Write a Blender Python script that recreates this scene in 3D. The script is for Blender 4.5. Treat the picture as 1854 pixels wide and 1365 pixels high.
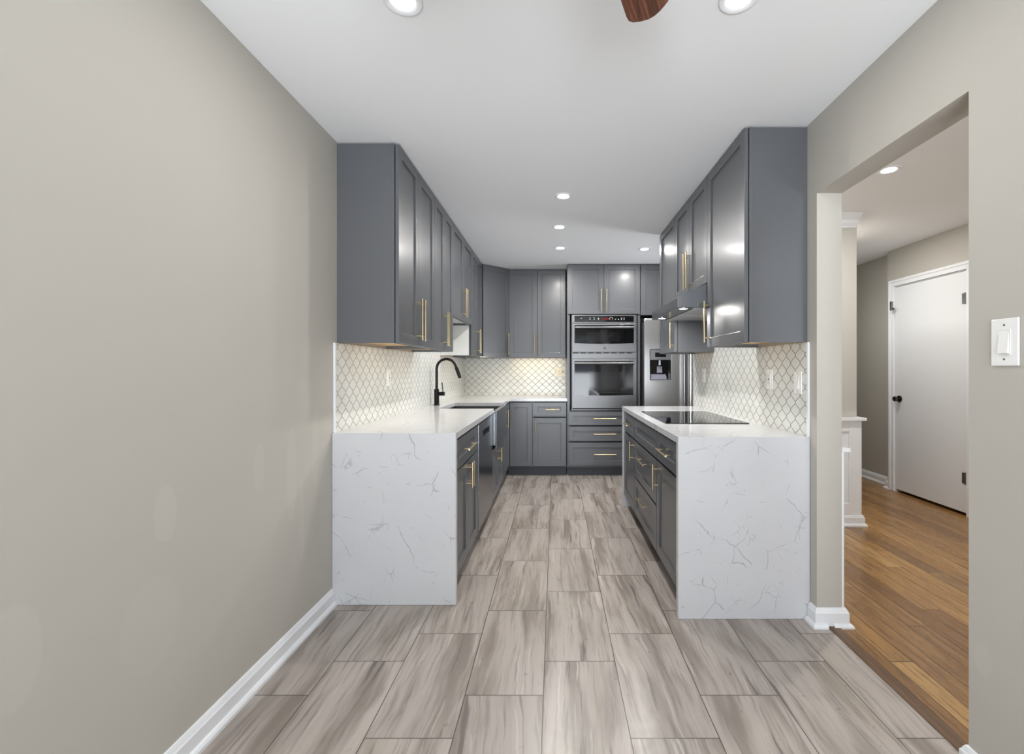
import bpy, bmesh, math, random
from mathutils import Vector, Matrix
R = math.radians
PI = math.pi
random.seed(7)
for o in list(bpy.data.objects):
    bpy.data.objects.remove(o, do_unlink=True)
SC = bpy.context.scene
COL = SC.collection

# ------------------------------------------------------------------ camera
F = 812.0; VX = 1005.0; VY = 668.5; CH = 1.255
cd = bpy.data.cameras.new('camera'); cam = bpy.data.objects.new('camera', cd); COL.objects.link(cam)
cd.sensor_fit = 'HORIZONTAL'; cd.sensor_width = 36.0; cd.lens = F / 1854.0 * 36.0
cd.shift_x = -(VX - 927.0) / 1854.0; cd.shift_y = -(682.5 - VY) / 1854.0
cd.clip_start = 0.02
cam.location = (0, 0, CH); cam.rotation_euler = (R(90), 0, 0)
SC.camera = cam

# ------------------------------------------------------------------ world, colour, exposure
SC.view_settings.view_transform = 'Standard'
SC.view_settings.look = 'None'
SC.view_settings.gamma = 1.0
SC.view_settings.use_curve_mapping = False
SC.view_settings.exposure = 0.13
w = bpy.data.worlds.new('World'); SC.world = w; w.use_nodes = True
bg = w.node_tree.nodes['Background']; bg.inputs[0].default_value = (0.75, 0.87, 1.0, 1); bg.inputs[1].default_value = 1.5
SC.cycles.diffuse_bounces = 6
SC.cycles.max_bounces = 12
SC.cycles.sample_clamp_indirect = 6.0
SC.cycles.caustics_reflective = False
SC.cycles.caustics_refractive = False

P_PATIO_FILL = 180.0       # added light, as if through an unseen patio door behind the camera
P_HALL_FILL = 210.0   # added light, as if through an unseen hallway window
P_CAN = 10.5       # each recessed ceiling lamp
P_ALCOVE_FILL = 36.0      # added light, as if through an unseen window in the fridge alcove
P_LED = 0.58        # each under-cabinet light bar

def area(name, loc, rot, sx, sy, power, color=(1, 1, 1), shape='RECTANGLE', parent=None, spread=180):
    l = bpy.data.lights.new(name, 'AREA'); l.shape = shape; l.size = sx
    if shape in ('RECTANGLE', 'ELLIPSE'): l.size_y = sy
    l.energy = power; l.color = color; l.spread = R(spread)
    o = bpy.data.objects.new(name, l); COL.objects.link(o); o.location = loc; o.rotation_euler = rot
    if parent: o.parent = parent
    return o
area('added_patio_light', (0.05, -2.85, 0.6), (R(90+48), 0, 0), 2.4, 1.6, P_PATIO_FILL, (0.90, 0.95, 1.0), spread=130)  # added fill, tilted up to brighten the ceiling
area('added_hallway_light', (2.5, -2.75, 0.9), (R(90+45), 0, 0), 1.5, 1.3, P_HALL_FILL, (0.93, 0.97, 1.0), spread=130)  # added fill to brighten the hallway
area('added_alcove_light', (2.70, 4.76, 1.25), (0, R(90+12), 0), 1.2, .8, P_ALCOVE_FILL, (0.90, 0.95, 1.0), spread=140)  # added fill to lift the far ceiling and the back of the kitchen

# ------------------------------------------------------------------ materials
def lin(c):
    c = c / 255.0
    return c / 12.92 if c <= 0.04045 else ((c + 0.055) / 1.055) ** 2.4
def rgb(r, g, b): return (lin(r), lin(g), lin(b), 1.0)

class NT:
    def __init__(s, name):
        s.m = bpy.data.materials.new(name); s.m.use_nodes = True
        s.t = s.m.node_tree; s.b = s.t.nodes['Principled BSDF']; s.out = s.t.nodes['Material Output']
    def n(s, typ, **kw):
        nd = s.t.nodes.new(typ)
        for k, v in kw.items(): setattr(nd, k, v)
        return nd
    def link(s, a, b): s.t.links.new(a, b)
    def put(s, sock, v):
        if hasattr(v, 'is_linked') or isinstance(v, bpy.types.NodeSocket): s.link(v, sock)
        else: sock.default_value = v
    def math(s, op, a, b=None, c=None, clamp=False):
        nd = s.n('ShaderNodeMath', operation=op); nd.use_clamp = clamp
        s.put(nd.inputs[0], a)
        if b is not None: s.put(nd.inputs[1], b)
        if c is not None: s.put(nd.inputs[2], c)
        return nd.outputs[0]
    def pos(s):
        g = s.n('ShaderNodeNewGeometry'); x = s.n('ShaderNodeSeparateXYZ'); s.link(g.outputs['Position'], x.inputs[0])
        return x.outputs[0], x.outputs[1], x.outputs[2], g.outputs['Position']
    def comb(s, x, y, z):
        c = s.n('ShaderNodeCombineXYZ'); s.put(c.inputs[0], x); s.put(c.inputs[1], y); s.put(c.inputs[2], z); return c.outputs[0]
    def noise(s, vec, scale=5, detail=3, rough=0.5, dist=0.0):
        nd = s.n('ShaderNodeTexNoise'); s.link(vec, nd.inputs['Vector']); nd.inputs['Scale'].default_value = scale
        nd.inputs['Detail'].default_value = detail; nd.inputs['Roughness'].default_value = rough; nd.inputs['Distortion'].default_value = dist
        return nd.outputs['Fac']
    def ramp(s, fac, stops):
        nd = s.n('ShaderNodeValToRGB'); s.link(fac, nd.inputs[0]); cr = nd.color_ramp
        while len(cr.elements) < len(stops): cr.elements.new(0.5)
        for e, (p, c) in zip(cr.elements, stops): e.position = p; e.color = c if len(c) == 4 else (*c, 1)
        return nd.outputs[0]
    def mix(s, fac, a, b, blend='MIX'):
        nd = s.n('ShaderNodeMix', data_type='RGBA', blend_type=blend)
        s.put(nd.inputs[0], fac); s.put(nd.inputs[6], a); s.put(nd.inputs[7], b)
        return nd.outputs[2]
    def smooth(s, v, lo, hi, a=0.0, b=1.0):
        nd = s.n('ShaderNodeMapRange', interpolation_type='SMOOTHSTEP'); s.put(nd.inputs[0], v)
        nd.inputs[1].default_value = lo; nd.inputs[2].default_value = hi; nd.inputs[3].default_value = a; nd.inputs[4].default_value = b
        return nd.outputs[0]
    def bump(s, h, strength=0.2, dist=0.002):
        nd = s.n('ShaderNodeBump'); nd.inputs['Strength'].default_value = strength; nd.inputs['Distance'].default_value = dist
        s.link(h, nd.inputs['Height']); s.link(nd.outputs[0], s.b.inputs['Normal'])
    def set(s, **kw):
        for k, v in kw.items():
            s.put(s.b.inputs[k.replace('_', ' ')], v)
        return s

def simple(name, col, rough=0.5, metal=0.0, **kw):
    t = NT(name); t.b.inputs['Base Color'].default_value = col; t.b.inputs['Roughness'].default_value = rough
    t.b.inputs['Metallic'].default_value = metal
    for k, v in kw.items(): t.b.inputs[k.replace('_', ' ')].default_value = v
    return t.m

def wall_paint(name, col, patches=()):
    t = NT(name); x, y, z, p = t.pos()
    n = t.noise(p, 1.3, 3, 0.55)
    c = t.mix(t.math('MULTIPLY', n, 0.10), col, rgb(160, 157, 147))
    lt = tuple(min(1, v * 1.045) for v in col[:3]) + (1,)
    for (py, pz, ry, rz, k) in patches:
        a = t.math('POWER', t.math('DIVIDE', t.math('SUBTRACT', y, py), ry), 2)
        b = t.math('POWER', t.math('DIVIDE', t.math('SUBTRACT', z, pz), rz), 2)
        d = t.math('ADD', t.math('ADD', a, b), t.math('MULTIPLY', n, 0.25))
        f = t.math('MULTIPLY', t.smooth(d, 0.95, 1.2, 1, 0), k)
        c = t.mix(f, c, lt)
    t.put(t.b.inputs['Base Color'], c); t.set(Roughness=0.62)
    t.bump(t.noise(p, 260, 2, 0.6), 0.06, 0.001)
    return t.m
WALLC = rgb(184, 180, 172)
M = {}
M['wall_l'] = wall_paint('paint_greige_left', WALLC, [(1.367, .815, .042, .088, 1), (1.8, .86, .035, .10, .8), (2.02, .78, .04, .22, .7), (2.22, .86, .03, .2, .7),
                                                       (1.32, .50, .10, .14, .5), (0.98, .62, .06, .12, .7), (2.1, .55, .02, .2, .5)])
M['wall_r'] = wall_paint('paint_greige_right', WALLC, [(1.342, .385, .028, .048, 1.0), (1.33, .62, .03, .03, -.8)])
M['wall'] = wall_paint('paint_greige', WALLC)
t = NT('ceiling_white'); x, y, z, p = t.pos(); t.set(Roughness=0.8); t.b.inputs['Base Color'].default_value = rgb(240, 241, 243)
t.bump(t.noise(p, 200, 2), 0.04, 0.001); M['ceil'] = t.m
M['trim'] = simple('white_trim_paint', rgb(232, 234, 237), 0.3)
M['doorw'] = simple('white_door_paint', rgb(226, 228, 231), 0.35)
M['plastic'] = simple('white_plastic', rgb(236, 236, 234), 0.3)
M['cream'] = simple('cream_plastic', rgb(233, 226, 200), 0.35)
M['black'] = simple('black_matte', rgb(16, 16, 17), 0.5)
M['dark'] = simple('dark_slot', rgb(30, 30, 30), 0.6)
M['glassblk'] = simple('black_glass', rgb(8, 8, 9), 0.05, 0.0, Specular_IOR_Level=0.4)
M['winblk'] = simple('oven_window', rgb(22, 22, 25), 0.08, 0.0, Specular_IOR_Level=0.4)
M['faucet'] = simple('matte_black_metal', rgb(28, 27, 25), 0.32, 0.7)
M['chrome'] = simple('chrome', rgb(200, 200, 202), 0.15, 1.0)
M['bronze'] = simple('dark_nickel', rgb(90, 88, 86), 0.22, 1.0)
M['brass'] = simple('brushed_brass', rgb(204, 186, 150), 0.3, 1.0)
M['palelam'] = simple('pale_laminate', rgb(226, 226, 222), 0.45)
M['kick'] = simple('toe_kick_grey', rgb(66, 69, 76), 0.5)
M['disp'] = simple('dispenser_plastic', rgb(150, 150, 165), 0.15, 0.3)
M['hinge'] = simple('satin_steel', rgb(150, 150, 150), 0.3, 1.0)
M['vinyl'] = simple('window_vinyl', rgb(235, 236, 238), 0.35)

def cab_paint():
    t = NT('cabinet_grey_paint'); x, y, z, p = t.pos()
    t.b.inputs['Base Color'].default_value = rgb(90, 92, 96)
    t.set(Roughness=0.36); t.b.inputs['Coat Weight'].default_value = 0.2; t.b.inputs['Coat Roughness'].default_value = 0.18
    t.bump(t.noise(p, 60, 2, 0.5), 0.05, 0.0006)
    return t.m
M['cab'] = cab_paint()

def steel(name, col, rough, axis):
    t = NT(name); x, y, z, p = t.pos()
    if axis == 'h': v = t.comb(t.math('MULTIPLY', x, 3.0), t.math('MULTIPLY', y, 3.0), t.math('MULTIPLY', z, 900.0))
    else: v = t.comb(t.math('MULTIPLY', x, 900.0), t.math('MULTIPLY', y, 900.0), t.math('MULTIPLY', z, 3.0))
    n = t.noise(v, 1.0, 2, 0.6)
    t.b.inputs['Base Color'].default_value = col; t.b.inputs['Metallic'].default_value = 1.0
    t.put(t.b.inputs['Roughness'], t.math('ADD', t.math('MULTIPLY', n, 0.12), rough - 0.06))
    t.bump(n, 0.08, 0.0005)
    return t.m
M['steel'] = steel('brushed_stainless', rgb(118, 118, 119), 0.38, 'h')
M['steelv'] = steel('brushed_stainless_fridge', rgb(212, 213, 214), 0.3, 'v')
M['steelhood'] = steel('hood_stainless', rgb(150, 152, 156), 0.25, 'v')
M['steeldark'] = steel('dark_stainless', rgb(118, 121, 126), 0.22, 'v')
M['steelsink'] = steel('sink_stainless', rgb(120, 122, 124), 0.3, 'h')

def quartz():
    t = NT('white_quartz_grey_veins'); x, y, z, p = t.pos()
    wn = t.n('ShaderNodeTexNoise'); t.link(p, wn.inputs['Vector']); wn.inputs['Scale'].default_value = 4.0; wn.inputs['Detail'].default_value = 4
    mul = t.n('ShaderNodeVectorMath', operation='MULTIPLY_ADD'); t.link(wn.outputs['Color'], mul.inputs[0]); mul.inputs[1].default_value = (0.16, 0.16, 0.16); t.link(p, mul.inputs[2])
    def veins(scale, wdt, lo, hi, off, seed):
        sh = t.n('ShaderNodeVectorMath', operation='ADD'); t.link(mul.outputs[0], sh.inputs[0]); sh.inputs[1].default_value = off
        v = t.n('ShaderNodeTexVoronoi', feature='DISTANCE_TO_EDGE'); t.link(sh.outputs[0], v.inputs['Vector']); v.inputs['Scale'].default_value = scale
        line = t.smooth(v.outputs['Distance'], wdt * 0.3, wdt, 1, 0)
        ms = t.n('ShaderNodeVectorMath', operation='ADD'); t.link(p, ms.inputs[0]); ms.inputs[1].default_value = seed
        msk = t.smooth(t.noise(ms.outputs[0], 6.5, 3, 0.6), lo, hi)
        return t.math('MULTIPLY', line, msk)
    a = veins(5.0, 0.012, 0.50, 0.60, (1.3, 0.2, 2.1), (5, 1, 2))
    b = veins(9.0, 0.022, 0.54, 0.64, (3.3, 1.2, 0.1), (1, 7, 3))
    sp = t.smooth(t.noise(p, 38, 2, 0.5), 0.70, 0.76)
    f = t.math('MINIMUM', t.math('ADD', t.math('ADD', t.math('MULTIPLY', a, 0.5), t.math('MULTIPLY', b, 0.3)), t.math('MULTIPLY', sp, 0.25)), 1.0)
    base = t.mix(t.noise(p, 3, 3), rgb(197, 198, 201), rgb(208, 209, 212))
    c = t.mix(f, base, rgb(112, 113, 120))
    t.put(t.b.inputs['Base Color'], c); t.set(Roughness=0.16)
    return t.m
M['quartz'] = quartz()

def lantern(name, axis, node_h, node_z, wavy):
    """white lantern mosaic: P pitch along the wall, V pitch in height; wavy grout lines meeting at nodes"""
    Pp, V = 0.092, 0.0840
    t = NT(name); x, y, z, p = t.pos()
    h = y if axis == 'y' else x
    u = t.math('SUBTRACT', h, node_h); v = t.math('SUBTRACT', z, node_z)
    vv = t.math('DIVIDE', v, V)                      # period 1
    cosv = t.math('COSINE', t.math('MULTIPLY', vv, 2 * PI))
    tri = t.math('SUBTRACT', t.math('MULTIPLY', t.math('PINGPONG', t.math('ADD', vv, 0.0), 0.5), -4.0), -1.0)  # 1 at 0, -1 at .5
    wv = t.math('ADD', t.math('MULTIPLY', cosv, wavy), t.math('MULTIPLY', tri, 1.0-wavy))
    g = t.math('MULTIPLY', t.math('SUBTRACT', 1.0, wv), Pp / 4)   # 0 at node, P/2 half way
    def dist(s):
        q = t.math('ADD', u, g) if s > 0 else t.math('SUBTRACT', u, g)
        return t.math('PINGPONG', t.math('ADD', q, Pp * 40), Pp / 2)
    d = t.math('MINIMUM', dist(1), dist(-1))
    slope = t.math('MULTIPLY', t.math('ABSOLUTE', t.math('SINE', t.math('MULTIPLY', vv, 2 * PI))), 1.45*wavy)
    slope = t.math('ADD', slope, (1.0-wavy)*1.09)
    d = t.math('DIVIDE', d, t.math('SQRT', t.math('ADD', 1.0, t.math('POWER', slope, 2))))
    grout = t.smooth(d, 0.0012, 0.0021, 1, 0)
    # tone of each tile
    n = t.noise(p, 9, 2)
    base = t.mix(n, rgb(214, 215, 210), rgb(230, 230, 226))
    t.put(t.b.inputs['Base Color'], t.mix(grout, base, rgb(70, 68, 64)))
    t.put(t.b.inputs['Roughness'], t.math('ADD', 0.24, t.math('MULTIPLY', grout, 0.5)))
    hgt = t.math('ADD', t.smooth(d, 0.0008, 0.007), t.math('MULTIPLY', t.noise(p, 45, 2), 0.35))
    t.bump(hgt, 0.35, 0.0015)
    return t.m
M['tile_l'] = lantern('lantern_tile_left', 'y', 2.479, 1.250, .8)
M['tile_r'] = lantern('lantern_tile_right', 'y', 2.469, 1.247, .8)
M['tile_b'] = lantern('lantern_tile_back', 'x', -0.763, 1.266, .22)

def floor_tile():
    t = NT('porcelain_plank_tile'); x, y, z, p = t.pos()
    W, L = 0.302, 0.604
    cx = t.math('DIVIDE', t.math('ADD', x, 0.045 + W * 20), W)
    col = t.math('FLOOR', cx); fx = t.math('MULTIPLY', t.math('SUBTRACT', cx, col), W)
    k = t.math('SUBTRACT', col, 20.0)
    yy = t.math('SUBTRACT', t.math('SUBTRACT', y, 1.928), t.math('MULTIPLY', k, L / 3))
    cy = t.math('DIVIDE', t.math('ADD', yy, L * 20), L)
    row = t.math('FLOOR', cy); fy = t.math('MULTIPLY', t.math('SUBTRACT', cy, row), L)
    dx = t.math('MINIMUM', fx, t.math('SUBTRACT', W, fx)); dy = t.math('MINIMUM', fy, t.math('SUBTRACT', L, fy))
    d = t.math('MINIMUM', dx, dy); grout = t.smooth(d, 0.0012, 0.0022, 1, 0)
    wn = t.n('ShaderNodeTexWhiteNoise', noise_dimensions='3D'); t.link(t.comb(col, row, 3.1), wn.inputs[0])
    sc = t.n('ShaderNodeSeparateColor'); t.link(wn.outputs['Color'], sc.inputs[0])
    r1, r2, r3 = sc.outputs[0], sc.outputs[1], sc.outputs[2]
    ox = t.math('ADD', x, t.math('MULTIPLY', r1, 37.0)); oy = t.math('ADD', y, t.math('MULTIPLY', r2, 53.0))
    # slanted veining along the plank
    warp = t.math('MULTIPLY', t.math('SUBTRACT', t.noise(t.comb(ox, oy, 0.0), 2.2, 3, .55), 0.5), 0.06)
    xs = t.math('ADD', t.math('ADD', ox, warp), t.math('MULTIPLY', oy, t.math('MULTIPLY', t.math('SUBTRACT', r3, 0.5), 0.14)))
    big = t.noise(t.comb(t.math('MULTIPLY', xs, 9.0), t.math('MULTIPLY', oy, 1.1), 0.0), 1.0, 3, 0.55, 0.1)
    fine = t.noise(t.comb(t.math('MULTIPLY', xs, 60.0), t.math('MULTIPLY', oy, 2.6), 4.0), 1.0, 5, 0.62, 0.15)
    line = t.noise(t.comb(t.math('MULTIPLY', xs, 34.0), t.math('MULTIPLY', oy, 1.6), 9.0), 1.0, 4, 0.6, 0.2)
    c = t.mix(t.smooth(big, 0.42, 0.68), rgb(180, 171, 164), rgb(134, 124, 116))
    c = t.mix(t.math('MULTIPLY', t.smooth(t.noise(t.comb(t.math('MULTIPLY', xs, 7.0), oy, 17.0), 1.0, 2), 0.52, 0.7), 0.45), c, rgb(163, 153, 139))
    c = t.mix(t.math('MULTIPLY', t.smooth(fine, 0.48, 0.68), 0.6), c, rgb(122, 113, 105))
    c = t.mix(t.math('MULTIPLY', t.math('MULTIPLY', t.smooth(line, 0.57, 0.66), t.smooth(big, 0.38, 0.58)), 0.85), c, rgb(100, 93, 88))
    c = t.mix(t.math('MULTIPLY', t.smooth(line, 0.40, 0.33), 0.5), c, rgb(208, 201, 196))
    # every plank a little lighter or darker
    c = t.mix(t.math('MULTIPLY', r2, 0.22), c, rgb(140, 132, 128))
    c = t.mix(grout, c, rgb(74, 66, 60))
    t.put(t.b.inputs['Base Color'], c)
    t.put(t.b.inputs['Roughness'], t.math('ADD', 0.24, t.math('MULTIPLY', t.noise(p, 30, 2), 0.12)))
    hgt = t.math('SUBTRACT', t.math('MULTIPLY', t.noise(p, 70, 2), 0.4), t.math('MULTIPLY', grout, 1.2))
    t.bump(hgt, 0.12, 0.0012)
    return t.m
M['floor'] = floor_tile()

def bamboo():
    t = NT('strand_bamboo_planks'); x, y, z, p = t.pos()
    W, L = 0.096, 1.85
    cx = t.math('DIVIDE', t.math('SUBTRACT', x, 1.3425), W); col = t.math('FLOOR', cx); fx = t.math('MULTIPLY', t.math('SUBTRACT', cx, col), W)
    w0 = t.n('ShaderNodeTexWhiteNoise', noise_dimensions='1D'); t.link(col, w0.inputs['W'])
    yy = t.math('ADD', t.math('DIVIDE', t.math('ADD', y, 20), L), w0.outputs['Value']); row = t.math('FLOOR', yy)
    fy = t.math('MULTIPLY', t.math('SUBTRACT', yy, row), L)
    d = t.math('MINIMUM', t.math('MINIMUM', fx, t.math('SUBTRACT', W, fx)), t.math('MINIMUM', fy, t.math('SUBTRACT', L, fy)))
    grout = t.smooth(d, 0.0009, 0.0021, 1, 0)
    wn = t.n('ShaderNodeTexWhiteNoise', noise_dimensions='2D'); t.link(t.comb(col, row, 0.0), wn.inputs[0])
    r = wn.outputs['Value']
    xo = t.math('ADD', x, t.math('MULTIPLY', r, 30))
    g1 = t.noise(t.comb(t.math('MULTIPLY', xo, 90), t.math('MULTIPLY', y, 4), 0.0), 1.0, 4, 0.6)
    g2 = t.noise(t.comb(t.math('MULTIPLY', xo, 30), t.math('MULTIPLY', y, 1.5), 5.0), 1.0, 3, 0.6)
    c = t.ramp(r, [(0.0, rgb(116, 84, 52)), (0.12, rgb(136, 100, 60)), (0.35, rgb(156, 116, 70)), (0.7, rgb(168, 128, 78)), (1.0, rgb(190, 152, 98))])
    dk = t.math('MULTIPLY', t.math('COMPARE', col, 10.0, 0.1), 0.45)   # one clearly darker plank
    c = t.mix(dk, c, rgb(82, 62, 46))
    c = t.mix(t.math('MULTIPLY', t.smooth(g1, 0.45, 0.65), 0.6), c, rgb(88, 62, 40))
    c = t.mix(t.math('MULTIPLY', t.smooth(g2, 0.5, 0.75), 0.35), c, rgb(206, 168, 112))
    c = t.mix(grout, c, rgb(44, 30, 20))
    t.put(t.b.inputs['Base Color'], c)
    t.put(t.b.inputs['Roughness'], t.math('ADD', 0.2, t.math('MULTIPLY', g1, 0.14)))
    t.bump(t.math('SUBTRACT', t.math('MULTIPLY', g1, 0.3), grout), 0.12, 0.001)
    return t.m
M['bamboo'] = bamboo()

def wood(name, c1, c2, c3, axis, fr, along):
    t = NT(name)
    tc = t.n('ShaderNodeTexCoord'); sp = t.n('ShaderNodeSeparateXYZ'); t.link(tc.outputs['Object'], sp.inputs[0])
    x, y, z = sp.outputs
    f = [fr, fr, fr]; f[axis] = along
    v = t.comb(t.math('MULTIPLY', x, f[0]), t.math('MULTIPLY', y, f[1]), t.math('MULTIPLY', z, f[2]))
    a = t.noise(v, 1.0, 4, 0.6, 0.8)
    c = t.ramp(a, [(0.25, c1), (0.5, c2), (0.75, c3)])
    t.put(t.b.inputs['Base Color'], c); t.set(Roughness=0.35)
    return t.m
M['maple'] = wood('maple_ply', rgb(196, 152, 92), rgb(214, 172, 110), rgb(228, 190, 130), 0, 30, 2)
M['walnut'] = wood('walnut_blade', rgb(44, 22, 14), rgb(92, 52, 34), rgb(160, 106, 76), 0, 70, 4)
M['reducer'] = wood('dark_reducer', rgb(74, 54, 38), rgb(104, 78, 56), rgb(126, 98, 72), 1, 60, 2)

def emit(name, col, st):
    m = bpy.data.materials.new(name); m.use_nodes = True; nt = m.node_tree; nt.nodes.clear()
    e = nt.nodes.new('ShaderNodeEmission'); e.inputs[0].default_value = col; e.inputs[1].default_value = st
    o = nt.nodes.new('ShaderNodeOutputMaterial'); nt.links.new(e.outputs[0], o.inputs[0]); return m
M['lens'] = emit('lamp_lens', (1, 1, 1, 1), 9)
M['ledlens'] = emit('led_lens', (1, 0.9, 0.68, 1), 6)
M['reddigit'] = emit('red_display', (0.9, 0.05, 0.03, 1), 0.5)
def pane():
    m = bpy.data.materials.new('window_pane'); m.use_nodes = True; nt = m.node_tree; nt.nodes.clear()
    tr = nt.nodes.new('ShaderNodeBsdfTransparent'); gl = nt.nodes.new('ShaderNodeBsdfGlossy'); gl.inputs['Roughness'].default_value = 0.02
    mx = nt.nodes.new('ShaderNodeMixShader'); mx.inputs[0].default_value = 0.06
    o = nt.nodes.new('ShaderNodeOutputMaterial')
    nt.links.new(tr.outputs[0], mx.inputs[1]); nt.links.new(gl.outputs[0], mx.inputs[2]); nt.links.new(mx.outputs[0], o.inputs[0]); return m
M['pane'] = pane()

# ------------------------------------------------------------------ mesh helpers
def link_mesh(name, bm, mat, parent=None, loc=(0, 0, 0), rot=(0, 0, 0), smooth=False, bevel=0.0, seg=2):
    bmesh.ops.recalc_face_normals(bm, faces=bm.faces)
    me = bpy.data.meshes.new(name); bm.to_mesh(me); bm.free()
    for mm in (mat if isinstance(mat, (list, tuple)) else [mat]): me.materials.append(mm)
    if smooth:
        for p_ in me.polygons: p_.use_smooth = True
    o = bpy.data.objects.new(name, me); COL.objects.link(o); o.location = loc; o.rotation_euler = rot
    if parent: o.parent = parent
    if bevel:
        md = o.modifiers.new('bevel', 'BEVEL'); md.width = bevel; md.segments = seg; md.limit_method = 'ANGLE'; md.angle_limit = R(40)
    if smooth and not bevel:
        try:
            me.set_sharp_from_angle(angle=R(35))
        except Exception: pass
    return o
def box(bm, x0, x1, y0, y1, z0, z1, mi=0):
    vs = [bm.verts.new(c) for c in ((x0,y0,z0),(x1,y0,z0),(x1,y1,z0),(x0,y1,z0),(x0,y0,z1),(x1,y0,z1),(x1,y1,z1),(x0,y1,z1))]
    for f in ((0,3,2,1),(4,5,6,7),(0,1,5,4),(1,2,6,5),(2,3,7,6),(3,0,4,7)):
        fc = bm.faces.new([vs[i] for i in f]); fc.material_index = mi
def boxobj(name, b, mat, parent=None, bevel=0.0, **kw):
    bm = bmesh.new()
    for q in (b if isinstance(b[0], (list, tuple)) else [b]): box(bm, *q)
    return link_mesh(name, bm, mat, parent, bevel=bevel, **kw)
def recessed(bm, x0, x1, z0, z1, y0, y1, hole, depth, chamfer=0.0015):
    """slab with its front at y0 and back at y1; a rectangular recess `hole` (x0,x1,z0,z1) goes `depth` into the front"""
    hx0, hx1, hz0, hz1 = hole
    V = lambda x, y, z: bm.verts.new((x, y, z))
    o = [V(x0,y0,z0), V(x1,y0,z0), V(x1,y0,z1), V(x0,y0,z1)]
    h = [V(hx0,y0,hz0), V(hx1,y0,hz0), V(hx1,y0,hz1), V(hx0,y0,hz1)]
    c = chamfer; yd = y0 + depth
    i = [V(hx0+c,yd,hz0+c), V(hx1-c,yd,hz0+c), V(hx1-c,yd,hz1-c), V(hx0+c,yd,hz1-c)]
    b = [V(x0,y1,z0), V(x1,y1,z0), V(x1,y1,z1), V(x0,y1,z1)]
    for k in range(4):
        n = (k + 1) % 4
        bm.faces.new((o[k], o[n], h[n], h[k])); bm.faces.new((h[k], h[n], i[n], i[k])); bm.faces.new((o[n], o[k], b[k], b[n]))
    bm.faces.new(i); bm.faces.new(b[::-1])
def prism(bm, pts, a0, a1, axis='y'):
    """extrude 2D outline along axis; pts are (x,z) for y, (y,z) for x, (x,y) for z"""
    def mk(p, a):
        if axis == 'y': return (p[0], a, p[1])
        if axis == 'x': return (a, p[0], p[1])
        return (p[0], p[1], a)
    A = [bm.verts.new(mk(p, a0)) for p in pts]; B = [bm.verts.new(mk(p, a1)) for p in pts]
    bm.faces.new(A); bm.faces.new(B[::-1])
    for k in range(len(pts)):
        n = (k + 1) % len(pts); bm.faces.new((A[k], A[n], B[n], B[k]))
def cyl(bm, c, r, h, axis='z', seg=24, r2=None):
    r2 = r if r2 is None else r2
    rot = {'z': Matrix(), 'x': Matrix.Rotation(PI/2, 4, 'Y'), 'y': Matrix.Rotation(-PI/2, 4, 'X')}[axis]
    bmesh.ops.create_cone(bm, cap_ends=True, segments=seg, radius1=r, radius2=r2, depth=h, matrix=Matrix.Translation(Vector(c)) @ rot)
def lathe(bm, prof, seg=40, c=(0, 0, 0), axis='z'):
    rings = []
    for (r, z) in prof:
        if r < 1e-6:
            q = (0, 0, z)
            rings.append([q])
        else: rings.append([(r*math.cos(2*PI*k/seg), r*math.sin(2*PI*k/seg), z) for k in range(seg)])
    def tr(q):
        x, y, z = q
        if axis == 'x': x, y, z = z, x, y
        if axis == 'y': x, y, z = x, z, y
        return (x+c[0], y+c[1], z+c[2])
    vr = [[bm.verts.new(tr(q)) for q in rg] for rg in rings]
    for a, b in zip(vr, vr[1:]):
        for k in range(seg):
            n = (k+1) % seg
            if len(a) == 1 and len(b) == 1: continue
            if len(a) == 1: bm.faces.new((a[0], b[k], b[n]))
            elif len(b) == 1: bm.faces.new((a[k], a[n], b[0]))
            else: bm.faces.new((a[k], a[n], b[n], b[k]))
def tube(bm, pts, rad, seg=16):
    pts = [Vector(p) for p in pts]; rings = []
    up = None
    for i, p in enumerate(pts):
        d = (pts[min(i+1, len(pts)-1)] - pts[max(i-1, 0)]).normalized()
        if up is None:
            up = d.orthogonal().normalized()
        up = (up - d * up.dot(d)).normalized(); s = d.cross(up)
        r = rad[i] if isinstance(rad, (list, tuple)) else rad
        rings.append([bm.verts.new(p + (up*math.cos(2*PI*k/seg) + s*math.sin(2*PI*k/seg))*r) for k in range(seg)])
    for a, b in zip(rings, rings[1:]):
        for k in range(seg): bm.faces.new((a[k], a[(k+1) % seg], b[(k+1) % seg], b[k]))
    bm.faces.new(rings[0][::-1]); bm.faces.new(rings[-1])
def sweep(bm, path, prof):
    """profile (off, z) swept along a 2D path; off is to the LEFT of the direction of travel, mitred corners"""
    n = len(path); P2 = [Vector(p) for p in path]; rings = []
    for i in range(n):
        ds = []
        if i > 0: ds.append((P2[i]-P2[i-1]).normalized())
        if i < n-1: ds.append((P2[i+1]-P2[i]).normalized())
        ns = [Vector((-d.y, d.x)) for d in ds]
        m = sum(ns, Vector((0, 0))); m.normalize(); k = 1.0 / max(0.3, m.dot(ns[0]))
        rings.append([bm.verts.new((P2[i].x + m.x*k*o_, P2[i].y + m.y*k*o_, z)) for (o_, z) in prof])
    q = len(prof)
    for a, b in zip(rings, rings[1:]):
        for k in range(q): bm.faces.new((a[k], a[(k+1) % q], b[(k+1) % q], b[k]))
    bm.faces.new(rings[0]); bm.faces.new(rings[-1][::-1])

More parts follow.
